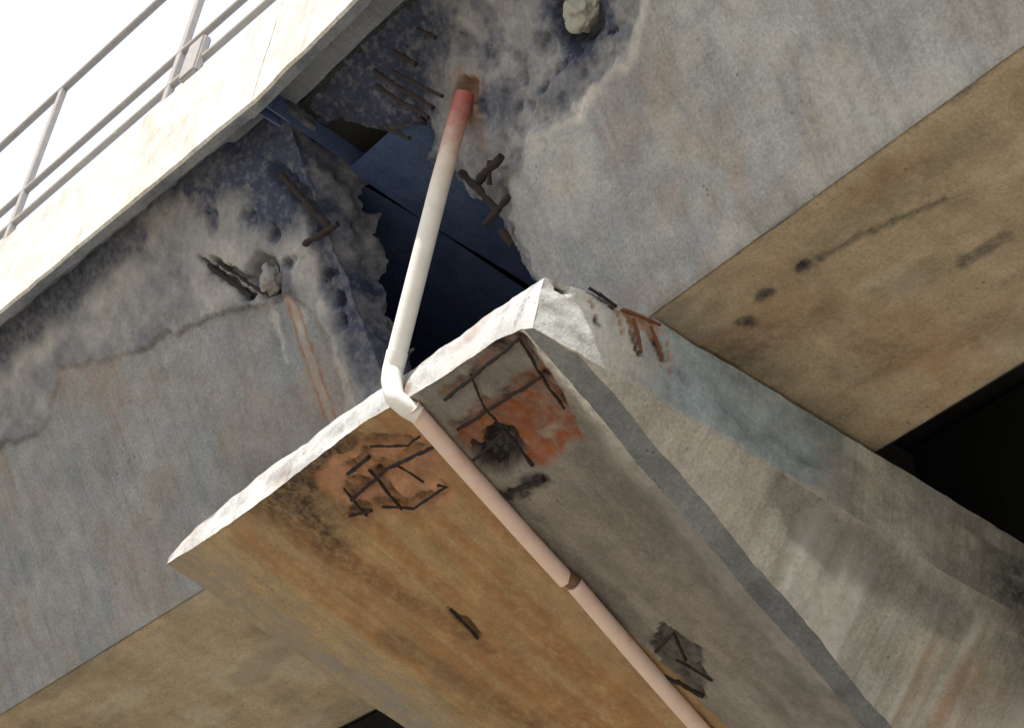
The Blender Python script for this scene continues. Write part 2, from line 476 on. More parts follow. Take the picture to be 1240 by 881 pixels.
def right_web(root):
    s = lin((-9.09, -6.2, .011), (-6.2, -4.2, .02), (-4.2, -2, .08), (-2, 16, .9)); t = lin((0, 2.12, .0115))
    S, T = np.meshgrid(s, t, indexing='ij')
    n1 = fbm(S * 5, T * 5, None, 4, 11); n2 = fbm(S * 16, T * 16, None, 4, 23); n3 = fbm(S * 45, T * 45, None, 3, 41)
    Sx, Tx = S + .035 * n1 + .012 * n2, T + .035 * fbm(S * 5, T * 5, None, 4, 71) + .012 * n2
    bowl = [(-6.3, 2.2), (-6.50, 1.5), (-6.60, 1.23), (-6.72, 1.13), (-6.85, 1.06), (-7.03, 1.03), (-7.22, 1.03), (-7.42, 1.06), (-7.60, 1.05),
            (-7.78, .97), (-7.90, .85), (-7.92, .67), (-7.90, .50), (-7.95, -.1), (-9.3, -.1), (-9.3, 2.2)]
    hole = [(-9.3, 2.08), (-9.02, 2.0), (-8.863, 1.93), (-8.646, 1.766), (-8.529, 1.66), (-8.325, 1.60), (-8.30, 1.501), (-8.42, 1.46), (-8.386, 1.354),
            (-8.312, 1.242), (-8.25, 1.115), (-8.167, 1.023), (-8.055, .87), (-8.044, .728), (-8.066, .535), (-8.08, -.1), (-9.3, -.1)]
    sb = poly_sd(Sx, Tx, bowl); sh = poly_sd(Sx, Tx, hole)
    inb = sstep(0, .035, sb)
    dep = inb * (.022 + .035 * sstep(0, .35, sb)) + inb * (.006 * n1 + .009 * facets(Sx, Tx, 7.5, 901) + .006 * facets(S + .01 * n2, T, 17, 905) + .003 * facets(S, T, 38, 909))
    dep += sstep(-.16, .02, sh) * .09                                   # concrete thins out towards the broken corner
    # round drain hole with its broken collar
    r1 = np.hypot((Sx + 7.02), (Tx - 1.42))
    dep += (1 - sstep(.10, .19, r1)) * .15
    dep -= np.exp(-((r1 - .21) / .03) ** 2) * .012
    pr = np.hypot(Sx + 7.905, Tx - 1.50)
    dep += (1 - sstep(.05, .11, pr)) * .09
    pits = 0
    for (a, b, r, d) in ((-7.50, 1.196, .045, .05), (-7.513, 1.385, .05, .05), (-7.39, 1.266, .06, .05), (-7.233, 1.285, .05, .05), (-7.30, 1.12, .05, .04),
                         (-7.12, 1.16, .045, .05), (-6.86, 1.22, .04, .05), (-7.62, 1.62, .06, .04), (-7.95, .77, .05, .06), (-7.62, 1.22, .04, .04), (-7.75, 1.7, .07, .03)):
        k = 1 - sstep(.3 * r, r, np.hypot(Sx - a + .013 * facets(S, T, 26, 951), Tx - b + .013 * facets(S, T, 26, 955))); dep += k * d * .4; pits = pits + k
    flat = (1 - inb)
    dep += flat * (.003 * fbm(S * 1.5, T * 1.5, None, 3, 5))
    # scabbed lower arris
    dep += (1 - sstep(0, .02, T - .010 * np.maximum(0, fbm(S * 3, S * 0, None, 4, 9)))) * .006
    nf = fbm(S * 2.3, T * 2.3, None, 5, 77)
    dark = np.zeros_like(S)
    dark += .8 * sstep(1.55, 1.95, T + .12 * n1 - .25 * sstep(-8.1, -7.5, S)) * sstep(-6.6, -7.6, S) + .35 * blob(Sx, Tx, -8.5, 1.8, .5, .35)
    dark += .85 * sstep(-.22, .0, sh + .04 * n1) * sstep(.9, 1.5, T)
    dark += .30 * sstep(-.14, .0, sh + .03 * n1)
    dark += .95 * np.exp(-((r1 - .16) / .07) ** 2) + .4 * pits + .45 * inb * sstep(.15, .75, fbm(S * 7, T * 7, None, 5, 81))
    dark += .5 * blob(Sx, Ty := Tx, -7.72, 1.33, .20, .22) + .35 * blob(Sx, Tx, -7.3, 1.22, .3, .14)
    dark += .8 * np.exp(-np.abs(sb) / .012) * sstep(.1, .6, n1 + .3) * .6
    rust = .95 * (1 - sstep(.05, .17, np.hypot(Sx + 7.90, (Tx - 1.49) * .9))) + .35 * stroke(Sx, Tx, [(-7.88, 1.45), (-7.92, 1.2)], .07, .02)
    rust += .25 * sstep(.25, .8, nf) * flat * sstep(-5.4, -7.2, S) * .7
    light = .55 * np.exp(-((sb + .012) / .028) ** 2) * sstep(-7.6, -7.2, S) + .22 * sstep(.1, .9, fbm(S * 3.1, T * 3.1, None, 5, 8)) * flat  # first term: lit ridge round the bowl, painted as a light rim
    c = (sh[:-1, :-1] + sh[1:, 1:] + sh[1:, :-1] + sh[:-1, 1:]) / 4 > 0
    return patches('outer_web', [dict(P=FR.web(S, T, -dep), st=np.stack([S, T], -1), mat=M_WEB, cut=c, rust=rust, dark=dark, light=light, spall=inb * .9, back=FR.web(S, T, -.30 + 0 * S))],
                   root, sharp=60)

def left_web(root):
    s = lin((-30, -3, .9), (-3, -1, .08), (-1, 1.2, .018), (1.2, 2.99, .011)); t = lin((0, 2.04, .0115))
    S, T = np.meshgrid(s, t, indexing='ij')
    n1 = fbm(S * 5, T * 5, None, 4, 111); n2 = fbm(S * 16, T * 16, None, 4, 123); n3 = fbm(S * 45, T * 45, None, 3, 141)
    Sx, Tx = S + .03 * n1 + .010 * n2, T + .03 * fbm(S * 5, T * 5, None, 4, 171) + .010 * n2
    rep = [(-2, 1.75), (-.6, 1.5), (-.211, 1.40), (.112, 1.33), (.29, 1.40), (.50, 1.58), (.874, 1.47), (1.115, 1.413), (1.357, 1.382), (1.554, 1.36), (1.805, 1.30), (2.152, 1.195),
           (2.33, 1.15), (2.62, 1.10), (2.70, .95), (2.78, .70), (2.82, .40), (2.84, -.1), (3.2, -.1), (3.2, 2.2), (-2, 2.2)]
    sp = poly_sd(Sx, Tx, rep)
    lay = sstep(-.004, .018, sp)
    joint = [(2.45, 2.2), (2.62, 1.86), (2.78, 1.75), (2.85, 1.5), (2.88, 1.25), (2.80, 1.05), (2.86, .8), (2.80, .5), (2.9, -.1), (3.3, -.1), (3.3, 2.2)]
    sj = poly_sd(Sx, Tx, joint); inj = sstep(0, .06, sj)
    out = lay * (.020 + .004 * n1 + .003 * facets(Sx, Tx, 11, 921) + .002 * facets(S, T, 30, 925)) - inj * (.026 + .005 * n1 + .005 * facets(Sx, Tx, 7, 931, .5) + .0035 * facets(S, T, 16, 935, .5) + .0015 * facets(S, T, 38, 937, .4) + .02 * sstep(.05, .22, sj))
    r1 = np.hypot(Sx - 2.475, Tx - 1.255)
    out -= (1 - sstep(.10, .16, r1)) * .10
    out -= .05 * stroke(Sx, Tx, [(2.03, 1.55), (2.30, 1.23)], .035) + .05 * stroke(Sx, Tx, [(2.12, 1.53), (2.40, 1.21)], .03)
    out -= .08 * stroke(Sx, Tx, [(2.80, 1.72), (2.96, 1.36)], .07)
    pits = 0
    for (a, b, r, d) in ((2.90, 1.08, .05, .06), (2.92, .93, .05, .06), (2.88, .83, .045, .06), (2.5, 1.62, .07, .03), (2.2, 1.72, .09, .03), (2.65, 1.45, .06, .04), (2.7, 1.25, .06, .04)):
        k = 1 - sstep(.3 * r, r, np.hypot(Sx - a + .013 * facets(S, T, 26, 951), Tx - b + .013 * facets(S, T, 26, 955))); out -= k * d; pits = pits + k
    out += (1 - lay) * .003 * fbm(S * 1.5, T * 1.5, None, 3, 15)
    nf = fbm(S * 2.1, T * 2.1, None, 5, 177)
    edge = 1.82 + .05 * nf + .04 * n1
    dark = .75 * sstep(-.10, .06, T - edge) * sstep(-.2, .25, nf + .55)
    dark += .85 * inj * sstep(1.0, 1.6, T + .1 * n1) + .4 * inj + .65 * blob(Sx, Tx, 2.78, 1.75, .42, .40)
    dark += .6 * blob(Sx, Tx, 2.60, 1.20, .10, .16) * sstep(.09, .12, r1) + .55 * blob(Sx, Tx, 2.75, 1.62, .28, .26)  # first blob: shade to the right of the plug, painted in
    dark += .8 * stroke(Sx, Tx, [(2.03, 1.55), (2.30, 1.23)], .03) + .8 * stroke(Sx, Tx, [(2.12, 1.53), (2.40, 1.21)], .025) * .7
    dark += .5 * np.exp(-np.abs(sp) / .010) * (S < 2.4) * sstep(-.3, .3, n1)  # thin shadow line at the raised layer's edge, painted in
    dark += .25 * sstep(.2, .9, fbm(S * 3.7, T * 3.7, None, 5, 199)) * lay
    dark += .35 * blob(Sx, Tx, 2.95, .85, .2, .5) + .6 * pits
    Sr = S + .006 * n2
    rust = .8 * stroke(Sr, T, [(2.525, 1.08), (2.505, .62), (2.495, .3)], .014, .018) + .8 * stroke(Sr, T, [(2.60, 1.06), (2.585, .52), (2.575, .3)], .012, .014)
    light_pink = stroke(Sr, T, [(2.555, 1.12), (2.545, .3)], .06, .03)
    rust += .35 * blob(Sx, Tx, 2.54, 1.06, .07, .12) + .22 * light_pink
    rust += .18 * sstep(.1, .7, nf) * (1 - lay)
    light = .30 * blob(Sx, Tx, 2.56, 1.0, .06, .16) + .22 * stroke(Sr, T, [(2.55, 1.1), (2.545, .3)], .05, .03) + .30 * stroke(Sx, Tx, [(2.80, .95), (2.74, .5), (2.72, .2)], .05) + .3 * stroke(Sx, Tx, [(2.38, 1.08), (2.40, .8)], .04, .02)
    light += .25 * lay * sstep(-.3, .5, fbm(S * 2.7, T * 2.7, None, 5, 18)) * (1 - inj)
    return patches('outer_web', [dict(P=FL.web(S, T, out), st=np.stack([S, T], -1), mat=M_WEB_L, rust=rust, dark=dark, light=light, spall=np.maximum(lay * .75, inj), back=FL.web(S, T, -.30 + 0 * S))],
                   root, sharp=60)

SOFW = 1.385
def soffit(fr, s, root, feats=None, flipped=True):
    y = lin((0.0, SOFW, .02))
    S, Y = np.meshgrid(s, y, indexing='ij')
    n1 = fbm(S * 5, Y * 5, None, 4, 211)
    up = .003 * fbm(S * 1.2, Y * 1.2, None, 3, 7) + .002 * n1
    up = up + (1 - sstep(0, .03, Y)) * .012 + (1 - sstep(0, .03, SOFW - Y)) * .012
    dark, rust, light = np.zeros_like(S), np.zeros_like(S), np.zeros_like(S)
    if feats:
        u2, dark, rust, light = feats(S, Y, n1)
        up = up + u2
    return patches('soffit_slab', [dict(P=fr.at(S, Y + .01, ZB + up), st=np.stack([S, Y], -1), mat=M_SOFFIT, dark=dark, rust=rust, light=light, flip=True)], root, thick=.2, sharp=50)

def right_soffit_feats(S, Y, n1):
    Sx, Yx = S + .02 * n1, Y + .02 * fbm(S * 6, Y * 6, None, 3, 55)
    y0 = 4.735
    dark = np.zeros_like(S); up = np.zeros_like(S)
    for (a, b, rx, ry) in ((-6.843, 5.005, .075, .04), (-6.588, 4.988, .06, .035), (-7.061, 5.059, .07, .045)):
        k = blob(Sx, Yx, a, b - y0, rx, ry); dark += .85 * k; up += .015 * k
    dark += .6 * stroke(S + .006 * n1, Y + .006 * n1, [(-6.62, .25), (-6.3, .29), (-5.824, .385)], .030, .024)
    up += .006 * stroke(Sx, Yx, [(-6.62, .25), (-6.3, .29), (-5.824, .385)], .012)
    dark += .55 * stroke(Sx, Yx, [(-6.05, .715), (-5.80, .73)], .055) + .25 * stroke(Sx, Yx, [(-6.0, .95), (-5.6, .98)], .05)
    dark += .4 * stroke(Sx, Yx, [(-5.48, .0), (-5.24, .0)], .03)
    dark += .22 * sstep(.2, .9, fbm(S * 1.6, Y * 4.5, None, 5, 60))
    dark += .30 * sstep(-6.95, -7.35, S + .1 * n1)  # contact shade towards the pier cap, put into the colour
    rust = .30 * sstep(.0, .8, fbm(S * 1.3, Y * 2.6, None, 5, 61)) + .25 * blob(Sx, Yx, -5.9, .12, .35, .10) + .2 * blob(Sx, Yx, -6.6, .9, .4, .3)
    light = .22 * sstep(.2, .9, fbm(S * 2.2, Y * 5, None, 5, 64))
    return up, dark, rust, light

def left_soffit_feats(S, Y, n1):
    dark = .25 * sstep(.2, .9, fbm(S * 1.6, Y * 4.5, None, 5, 160))
    rust = .18 * sstep(.0, .8, fbm(S * 1.3, Y * 2.6, None, 5, 161))
    light = .25 * sstep(.1, .9, fbm(S * 2.2, Y * 5, None, 5, 164))
    return .0 * S, dark, rust, light

def strip(fr, s, a, b, n=2):
    """ruled strip between two (off, z) points along s"""
    q = np.linspace(0, 1, n)
    S, Q = np.meshgrid(s, q, indexing='ij')
    off = a[0] + (b[0] - a[0]) * Q; z = a[1] + (b[1] - a[1]) * Q
    return fr.at(S, off, z), np.stack([S, z + off], -1)

def inner_parts(fr, s0, s1, root, fi):
    """inner web of the edge girder, the next girder, cross diaphragms over the pier"""
    s = np.linspace(s0, s1, 24)
    P, st = strip(fr, s, (SOFW + .02, ZB + .012), (SOFW + .55, 10.40), 6)
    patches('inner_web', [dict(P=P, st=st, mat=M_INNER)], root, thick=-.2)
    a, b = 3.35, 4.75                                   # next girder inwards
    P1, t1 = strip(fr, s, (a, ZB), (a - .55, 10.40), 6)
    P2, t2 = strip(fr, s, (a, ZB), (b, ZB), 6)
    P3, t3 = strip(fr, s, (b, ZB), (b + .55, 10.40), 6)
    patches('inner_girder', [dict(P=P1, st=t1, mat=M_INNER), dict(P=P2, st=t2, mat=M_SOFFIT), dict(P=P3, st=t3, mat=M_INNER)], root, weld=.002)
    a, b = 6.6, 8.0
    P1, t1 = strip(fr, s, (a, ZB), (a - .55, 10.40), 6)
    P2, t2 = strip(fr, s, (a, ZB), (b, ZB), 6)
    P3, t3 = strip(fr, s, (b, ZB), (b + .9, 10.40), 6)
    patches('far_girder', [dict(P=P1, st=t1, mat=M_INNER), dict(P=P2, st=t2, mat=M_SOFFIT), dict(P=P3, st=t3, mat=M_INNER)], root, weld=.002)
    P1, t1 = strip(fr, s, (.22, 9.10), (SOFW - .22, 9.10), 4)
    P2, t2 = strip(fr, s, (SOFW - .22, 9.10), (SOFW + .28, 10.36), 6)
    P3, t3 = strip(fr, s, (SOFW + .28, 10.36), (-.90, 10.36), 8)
    patches('hollow_shade_lining', [dict(P=P1, st=t1, mat=M_VOID), dict(P=P2, st=t2, mat=M_VOID), dict(P=P3, st=t3, mat=M_VOID)], root, weld=.002)  # added sheets carrying the hollow's blue shade as colour
    # diaphragms between the girders and a closing wall inside the hollow edge girder
    u, v = Vector(fr.u), Vector(fr.v)
    for (o0, o1) in ((SOFW + .05, 3.30), (4.80, 6.55)):
        block('diaphragm', Vector(fr.at(fi, o0, 9.0)), u * .3, v * (o1 - o0), Vector((0, 0, 1.38)), M_INNER, root, .01)
    d = 1 if s1 > fi + 1 and s0 > fi - 1 else -1
    bm = bmesh.new()
    for ds in (d * 1.3, d * 1.5):
        bm.faces.new([bm.verts.new(fr.at(fi + ds, a, b)) for a, b in ((.25, 9.06), (SOFW - .1, 9.06), (SOFW + .35, 10.38), (-.85, 10.38))])
    bm.verts.ensure_lookup_table()
    for k in range(4):
        bm.faces.new([bm.verts[i] for i in (k, (k + 1) % 4, 4 + (k + 1) % 4, 4 + k)])
    bmesh.ops.recalc_face_normals(bm, faces=bm.faces)
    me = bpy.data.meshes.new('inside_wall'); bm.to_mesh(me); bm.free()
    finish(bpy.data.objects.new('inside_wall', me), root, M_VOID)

def deck(fr, s, root, wide=0.0, zt=10.46):
    ot = -(zt - ZB) * K + .01
    prof = [(ot, zt, M_OVER), (-1.345, zt, M_OVER), (-1.35, 10.352, M_OVER), (-1.405, 10.350, M_FASCIA), (-1.42, 10.365, M_FASCIA), (-1.42, 10.78, M_FASCIA),
            (-1.415, 11.17, M_FASCIA), (-1.395, 11.19, M_FASCIA), (-1.13, 11.19, M_FASCIA), (-1.10, 11.16, M_OVER), (-1.10, 10.80, M_OVER), (WIDTH_OFF, 10.80, M_OVER), (WIDTH_OFF, 10.385, M_INNER), (ot + .012, zt - .001, M_INNER)]
    prof = [(a - wide if a < -1.33 else a, b, m) for a, b, m in prof]
    # underside first point is open towards the girder interior and closed by the last strip
    pl = []
    for (a, b) in zip(prof, prof[1:]):
        n = 8 if abs(a[1] - b[1]) > .2 else 3
        P, st = strip(fr, s, a[:2], b[:2], n)
        S = st[..., 0]; Z = P[..., 2]
        m = a[2]
        f = dict(P=jitter(P, .004, 6.0, 3), st=np.stack([S, Z], -1), mat=m)
        if m is M_FASCIA:
            nn = fbm(S * 2.2, Z * 1.6, None, 5, 91)
            f['rust'] = .16 * sstep(.15, .9, nn)
            f['dark'] = .10 * sstep(.25, .9, fbm(S * 7, Z * .8, None, 4, 92))
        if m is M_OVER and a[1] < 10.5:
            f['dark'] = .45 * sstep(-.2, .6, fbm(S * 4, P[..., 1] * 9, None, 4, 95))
        pl.append(f)
    o = patches('deck_slab', pl, root, weld=.001, sharp=35)
    return o

def end_cap(fr, s, root, name='deck_end', wide=0.0):
    """closes the sawn end of the deck slab at the joint"""
    pts = [(-1.400, 10.37), (-1.405, 11.17), (-1.13, 11.17), (-1.12, 10.79), (WIDTH_OFF - .01, 10.79), (WIDTH_OFF - .01, 10.40), (-1.36, 10.40)]
    pts = [(a - wide if a < -1.33 else a, b) for a, b in pts]
    bm = bmesh.new()
    f = bm.faces.new([bm.verts.new(fr.at(s, a, b)) for a, b in pts])
    r = bmesh.ops.extrude_face_region(bm, geom=[f])
    d = Vector(fr.u) * .012
    bmesh.ops.translate(bm, verts=[g for g in r['geom'] if isinstance(g, bmesh.types.BMVert)], vec=-d if s > 0 else d)
    bmesh.ops.recalc_face_normals(bm, faces=bm.faces)
    me = bpy.data.meshes.new(name); bm.to_mesh(me); bm.free()
    return finish(bpy.data.objects.new(name, me), root, M_VOID)

def rebar(fr, pts, root, r=.011, lift=.02, mat=None, seed=0):
    """bar lying on the inclined web; pts are (s, t[, lift])"""
    P = [fr.web(np.float64(p[0]), np.float64(p[1]), np.float64(p[2] if len(p) > 2 else lift)) for p in pts]
    rnd = random.Random(seed * 13 + len(pts))
    Q = [Vector(P[0])]
    for a, b in zip(P, P[1:]):
        a, b = Vector(a), Vector(b)
        n = max(2, int((b - a).length / .05))
        for i in range(1, n + 1):
            Q.append(a.lerp(b, i / n) + Vector((rnd.uniform(-1, 1), rnd.uniform(-1, 1), rnd.uniform(-1, 1))) * .004)
    return tube('rebar', Q, r, mat or M_REBAR, root, 8, bend=.02, ribs=.14)

# right span
span_r = thing('bridge_span', 'right grey concrete bridge span with a broken corner where the pipe comes out', 'bridge span', (-8.5, 4.7, ZB), 'bridge spans meeting over the pier')
right_web(span_r)
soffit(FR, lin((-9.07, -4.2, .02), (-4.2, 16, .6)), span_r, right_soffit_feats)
inner_parts(FR, -9.11, 16, span_r, -9.0)
deck(FR, lin((-9.104, -6, .06), (-6, 16, .8)), span_r, .1255, 10.52)
end_cap(FR, -9.104, span_r, 'deck_end', .1255)
RB = [([(-8.34, 1.90), (-8.20, 1.70), (-8.06, 1.52)], .012), ([(-8.37, 1.83), (-8.24, 1.65), (-8.12, 1.50)], .012), ([(-8.16, 2.0 - .1), (-8.05, 1.76)], .014),
      ([(-8.22, 1.82), (-8.06, 1.63), (-7.97, 1.53)], .010), ([(-7.95, 1.90), (-7.86, 1.80)], .011),
      ([(-7.75, 1.07, .05), (-7.87, 1.06, .05), (-8.00, 1.05, .03)], .020), ([(-7.80, .88, .06), (-7.92, .86, .06), (-8.03, .85, .05)], .016),
      ([(-8.07, 1.16, .02), (-7.98, 1.02, .05), (-7.92, .87, .05)], .018), ([(-7.96, .79, .03), (-7.94, .69, .03)], .018),
      ([(-7.84, 1.10, .04), (-7.90, 1.00, .05)], .012), ([(-8.45, 1.62, .0), (-8.30, 1.48, .03)], .010)]
for i, (p, r) in enumerate(RB):
    rebar(FR, p, span_r, r, .03, None, i)
c = FR.web(np.float64(-7.03), np.float64(1.42), np.float64(-.085))
rock('drain_plug', c, .098, M_PLUG, span_r, 4, (1.2, .85, .85), .30)
adopt(span_r)

# left span
span_l = thing('bridge_span', 'left grey concrete bridge span with flaking render and a rust streak below a plug', 'bridge span', (-9.4, 4.6, ZB), 'bridge spans meeting over the pier')
left_web(span_l)
soffit(FL, lin((-30, -2, .6), (-2, 2.99, .03)), span_l, left_soffit_feats)
inner_parts(FL, -30, 2.98, span_l, 2.65)
deck(FL, lin((-30, -2, .8), (-2, 2.995, .06)), span_l)
end_cap(FL, 2.995, span_l)
for i, (p, r) in enumerate([([(2.86, 1.28, .05), (2.98, 1.27, .05), (3.12, 1.27, .03)], .016), ([(2.83, 1.70, .0), (2.95, 1.45, .01), (3.05, 1.28, .02)], .018),
                            ([(2.05, 1.54, .0), (2.29, 1.24, .0)], .012), ([(2.13, 1.52, .0), (2.38, 1.22, .0)], .010)]):
    rebar(FL, p, span_l, r, .02, None, 50 + i)
c = FL.web(np.float64(2.455), np.float64(1.265), np.float64(-.035))
rock('drain_plug', c, .075, M_PLUG_G, span_l, 9, (1, .9, 1.0), .3)
adopt(span_l)

# ------------------------------------------------------------------ the pier
TOPX = [-10.79, -10.53, -9.9, -8.99, -8.56, -7.95, -7.314]
TOPZ = [8.80, 8.885, 8.895, 8.857, 8.806, 8.765, 8.715]
BOTX = [-10.79, -10.1, -9.49, -8.93, -8.31, -7.89, -7.63, -7.42, -7.314]
BOTZ = [8.765, 8.69, 8.685, 8.685, 8.60, 8.55, 8.535, 8.47, 8.42]
YE, XL, XR = 4.135, -10.77, -7.314
MS, KS = .285, .18
DEEP = 4.0
def cap_z(a, y):
    return np.interp(XL + a * (XR - XL), BOTX, BOTZ) - MS * y
def cap_p(a, y, up=0.0):
    """point on the cap's soffit: a across (0 left, 1 right), y metres inwards from the end"""
    a = np.asarray(a, float); y = np.asarray(y, float)
    xl, xr = XL + KS * y, XR - KS * y
    return np.stack([xl + (xr - xl) * a, YE + y, cap_z(a, y) + up], -1)

def build_pier():
    root = thing('bridge_pier', 'tapered concrete pier cap with rust stained underside and white sunlit end', 'bridge pier', (-9.03, 9.2, 0))
    yv = lin((0, 2.9, .02), (2.9, DEEP, .15))
    # ---- soffit, split at the pipe line only by material
    def field(A, Y):
        X = cap_p(A, Y)[..., 0]
        n1 = fbm(X * 5, Y * 5, None, 4, 311); n2 = fbm(X * 16, Y * 16, None, 4, 323); n3 = fbm(X * 45, Y * 45, None, 3, 331)
        Ax, Yx = A + .010 * n1 + .004 * n2, Y + .03 * fbm(X * 5, Y * 5, None, 4, 371) + .01 * n2
        rust = np.zeros_like(A); dark = np.zeros_like(A); light = np.zeros_like(A); sp = np.zeros_like(A); dep = np.zeros_like(A)
        def pit(poly, d, soft=.012):
            sd_ = poly_sd(Ax * 3.2, Yx, [(p * 3.2, q) for p, q in poly])
            return sstep(-soft, soft, sd_), sd_
        left = 1 - sstep(.655, .665, A)
        # left of the pipe: ochre with rust runs and a dark damp head
        run = fbm(A * 22, Y * .5, None, 4, 340)
        rust += left * (.55 * sstep(-.1, .7, run) * sstep(.12, .22, A) + .30 * sstep(.15, .3, A))
        rust += left * .55 * stroke(Ax * 3.2, Yx, [(.30 * 3.2, .25), (.345 * 3.2, 1.1), (.385 * 3.2, 1.9), (.43 * 3.2, 3.0)], .12, .22)
        rust += left * .55 * stroke(Ax * 3.2, Yx, [(.20 * 3.2, .15), (.20 * 3.2, 1.2)], .16, .10)
        dark += left * .85 * sstep(.55, .05, Y + .15 * n1) * sstep(.22, .34, A + .02 * n1) * sstep(.60, .50, A)
        dark += left * .30 * stroke(Ax * 3.2, Yx, [(.30 * 3.2, .4), (.36 * 3.2, 1.3)], .14, .07)
        dark += left * .28 * stroke(Ax * 3.2, Yx, [(.22 * 3.2, 1.0), (.27 * 3.2, 1.9), (.30 * 3.2, 3.0)], .14, .2)
        light += left * .65 * (1 - sstep(.05, .15, Ax + .02 * n1)) + left * .25 * sstep(.2, .8, fbm(A * 9, Y * .8, None, 4, 349)) * (A < .3)
        m, sd_ = pit([(.405, .10), (.47, .05), (.52, .06), (.66, .18), (.665, .34), (.61, .44), (.60, .53), (.50, .53), (.47, .47), (.41, .30)], .02)
        sp += m * .95; dep += m * (.02 + .012 * n2); rust += m * .25 * n1; dark *= 1 - .85 * m; rust *= 1 - .6 * m
        m, sd_ = pit([(.372, 1.02), (.387, 1.0), (.380, 1.24), (.365, 1.26)], .03)
        dep += m * .04; dark += m * .5; rust += m * .5
        # right of the pipe: grey brown with a spalled, bright orange patch and a dark socket
        right = 1 - left
        m, sd_ = pit([(.915, .25), (.94, .33), (.91, .62), (.85, .60), (.79, .62), (.77, .44), (.70, .42), (.70, .30), (.80, .27)], .02)
        m2 = m * right
        dep += m2 * (.03 + .014 * n2); rust += m2 * (.75 + .25 * n1); sp += m2 * .4
        mm = blob(Ax * 3.2, Yx, .865 * 3.2, .50, .09, .06)
        light += mm * right * .6; rust -= mm * right * .5
        m, sd_ = pit([(.705, .40), (.79, .36), (.815, .44), (.775, .56), (.725, .58), (.70, .50)], .03)
        dep += m * right * .10; dark += m * right * 1.0; rust -= m * right * .6
        dark += right * .85 * stroke(Ax * 3.2, Yx, [(.70 * 3.2, .66), (.785 * 3.2, .69)], .06)
        m, sd_ = pit([(.675, 1.66), (.75, 1.60), (.765, 1.78), (.72, 1.98), (.675, 2.05), (.645, 1.86)], .03)
        dep += m * right * (.05 + .03 * n2); dark += m * right * .55; sp += m * right * .5
        dark += right * .35 * stroke(Ax * 3.2, Yx, [(.68 * 3.2, .8), (.69 * 3.2, 1.6)], .18, .12) + .2 * right * sstep(.2, .9, fbm(A * 9, Y * 1.3, None, 4, 361))
        m, sd_ = pit([(.72, .02), (.94, -.05), (.955, .06), (.93, .24), (.72, .24)], .02)
        dep += m * right * (.012 + .006 * n2); sp += m * right * .5
        light += right * .22 * sstep(.1, .8, fbm(A * 7, Y * 1.1, None, 4, 365))
        for pts, side in (([(.955, .03), (.75, .10)], 1), ([(.938, .235), (.725, .255)], 1), ([(.955, .03), (.935, .25), (.925, .42)], 1), ([(.47, .155), (.53, .15)], 0), ([(.43, .27), (.54, .25), (.655, .27)], 0),
                          ([(.508, .20), (.49, .46)], 0), ([(.465, .39), (.51, .49), (.603, .475)], 0), ([(.40, .33), (.44, .36)], 0), ([(.55, .12), (.62, .20)], 0)):
            k = stroke(Ax * 3.2, Yx, [(p * 3.2, q) for p, q in pts], .045, .03); k = k * (right if side else left)
            dep += .014 * k; dark += .6 * k * sstep(-.5, .4, n2); rust += .5 * k
        dep += .004 * facets(A * 3.2, Y, 14, 961) * np.minimum(1, sp + rust * .3)
        light += right * .8 * sstep(.945, .968, Ax) * sstep(.9, .3, Y)
        sp = np.maximum(sp, right * .75 * sstep(0, .05, Ax - (.955 - .062 * Yx)))
        dep += .003 * n1 + .0015 * n3
        st = np.stack([A * 3.2, Y], -1)
        return dict(P=cap_p(A, Y, dep), st=st, rust=rust, dark=dark, light=light, spall=sp)
    pl = []
    a_l = np.linspace(.0, .66, 120); a_r = np.linspace(.66, .978, 70)
    for av, mt in ((a_l, M_CAPS), (a_r, M_CAPR)):
        A, Y = np.meshgrid(av, yv, indexing='ij')
        d = field(A, Y); d['mat'] = mt; d['flip'] = False
        pl.append(d)
    # chamfer strip along the right arris
    Y = yv
    edge_in = cap_p(np.full_like(Y, .978), Y, field(np.full_like(Y, .978)[None], Y[None])['P'][0, :, 2] - cap_z(.978, Y))
    ch = np.minimum(1, Y / .25) * (1 + .07 * fbm(Y * 1.7, Y * 0, None, 3, 398) + .04 * fbm(Y * 11, Y * 0, None, 3, 399))
    edge_out = np.stack([XR - KS * Y + .02 * 0 + (KS / MS) * .058 * ch, YE + Y, cap_z(1.0, Y) + .09 * ch], -1)
    def ruled(A, B, n):
        q = np.linspace(0, 1, n)[:, None, None]
        return A[None] * (1 - q) + B[None] * q
    P = ruled(edge_in, edge_out, 5)
    pl.append(dict(P=P, st=np.stack([P[..., 2], P[..., 1]], -1), mat=M_CHAMF, light=.55 * sstep(-.1, .8, fbm(P[..., 1] * 2.2, P[..., 2] * 5, None, 5, 6)), dark=.3 * sstep(-.2, .8, fbm(P[..., 1] * 3, P[..., 2] * 8, None, 4, 5))))
    # battered right side up to the lip
    lipz = np.full_like(Y, 8.425)
    lip_b = np.stack([np.full_like(Y, XR), YE + Y, np.maximum(lipz, edge_out[:, 2] + .002)], -1)
    P = ruled(edge_out, lip_b, 40)
    yy, zz = P[..., 1], P[..., 2]
    n1 = fbm(yy * 4, zz * 4, None, 4, 411); nb = fbm(yy * 9, zz * .7, None, 4, 413)
    yx, zx = yy + .03 * n1, zz + .03 * n1
    dark = .38 * np.maximum(stroke(yx, zx, [(5.60, 8.43), (5.85, 8.33), (6.03, 8.27)], .13), stroke(yx, zx, [(6.1, 8.33), (6.45, 8.27), (6.75, 8.25)], .12))
    dark = dark + .65 * sstep(6.55, 7.35, yy + .5 * (zz - 8.3) + .05 * n1) * sstep(7.9, 8.25, zz + .05 * n1)  # light falloff towards the inner end, painted as a dark fade
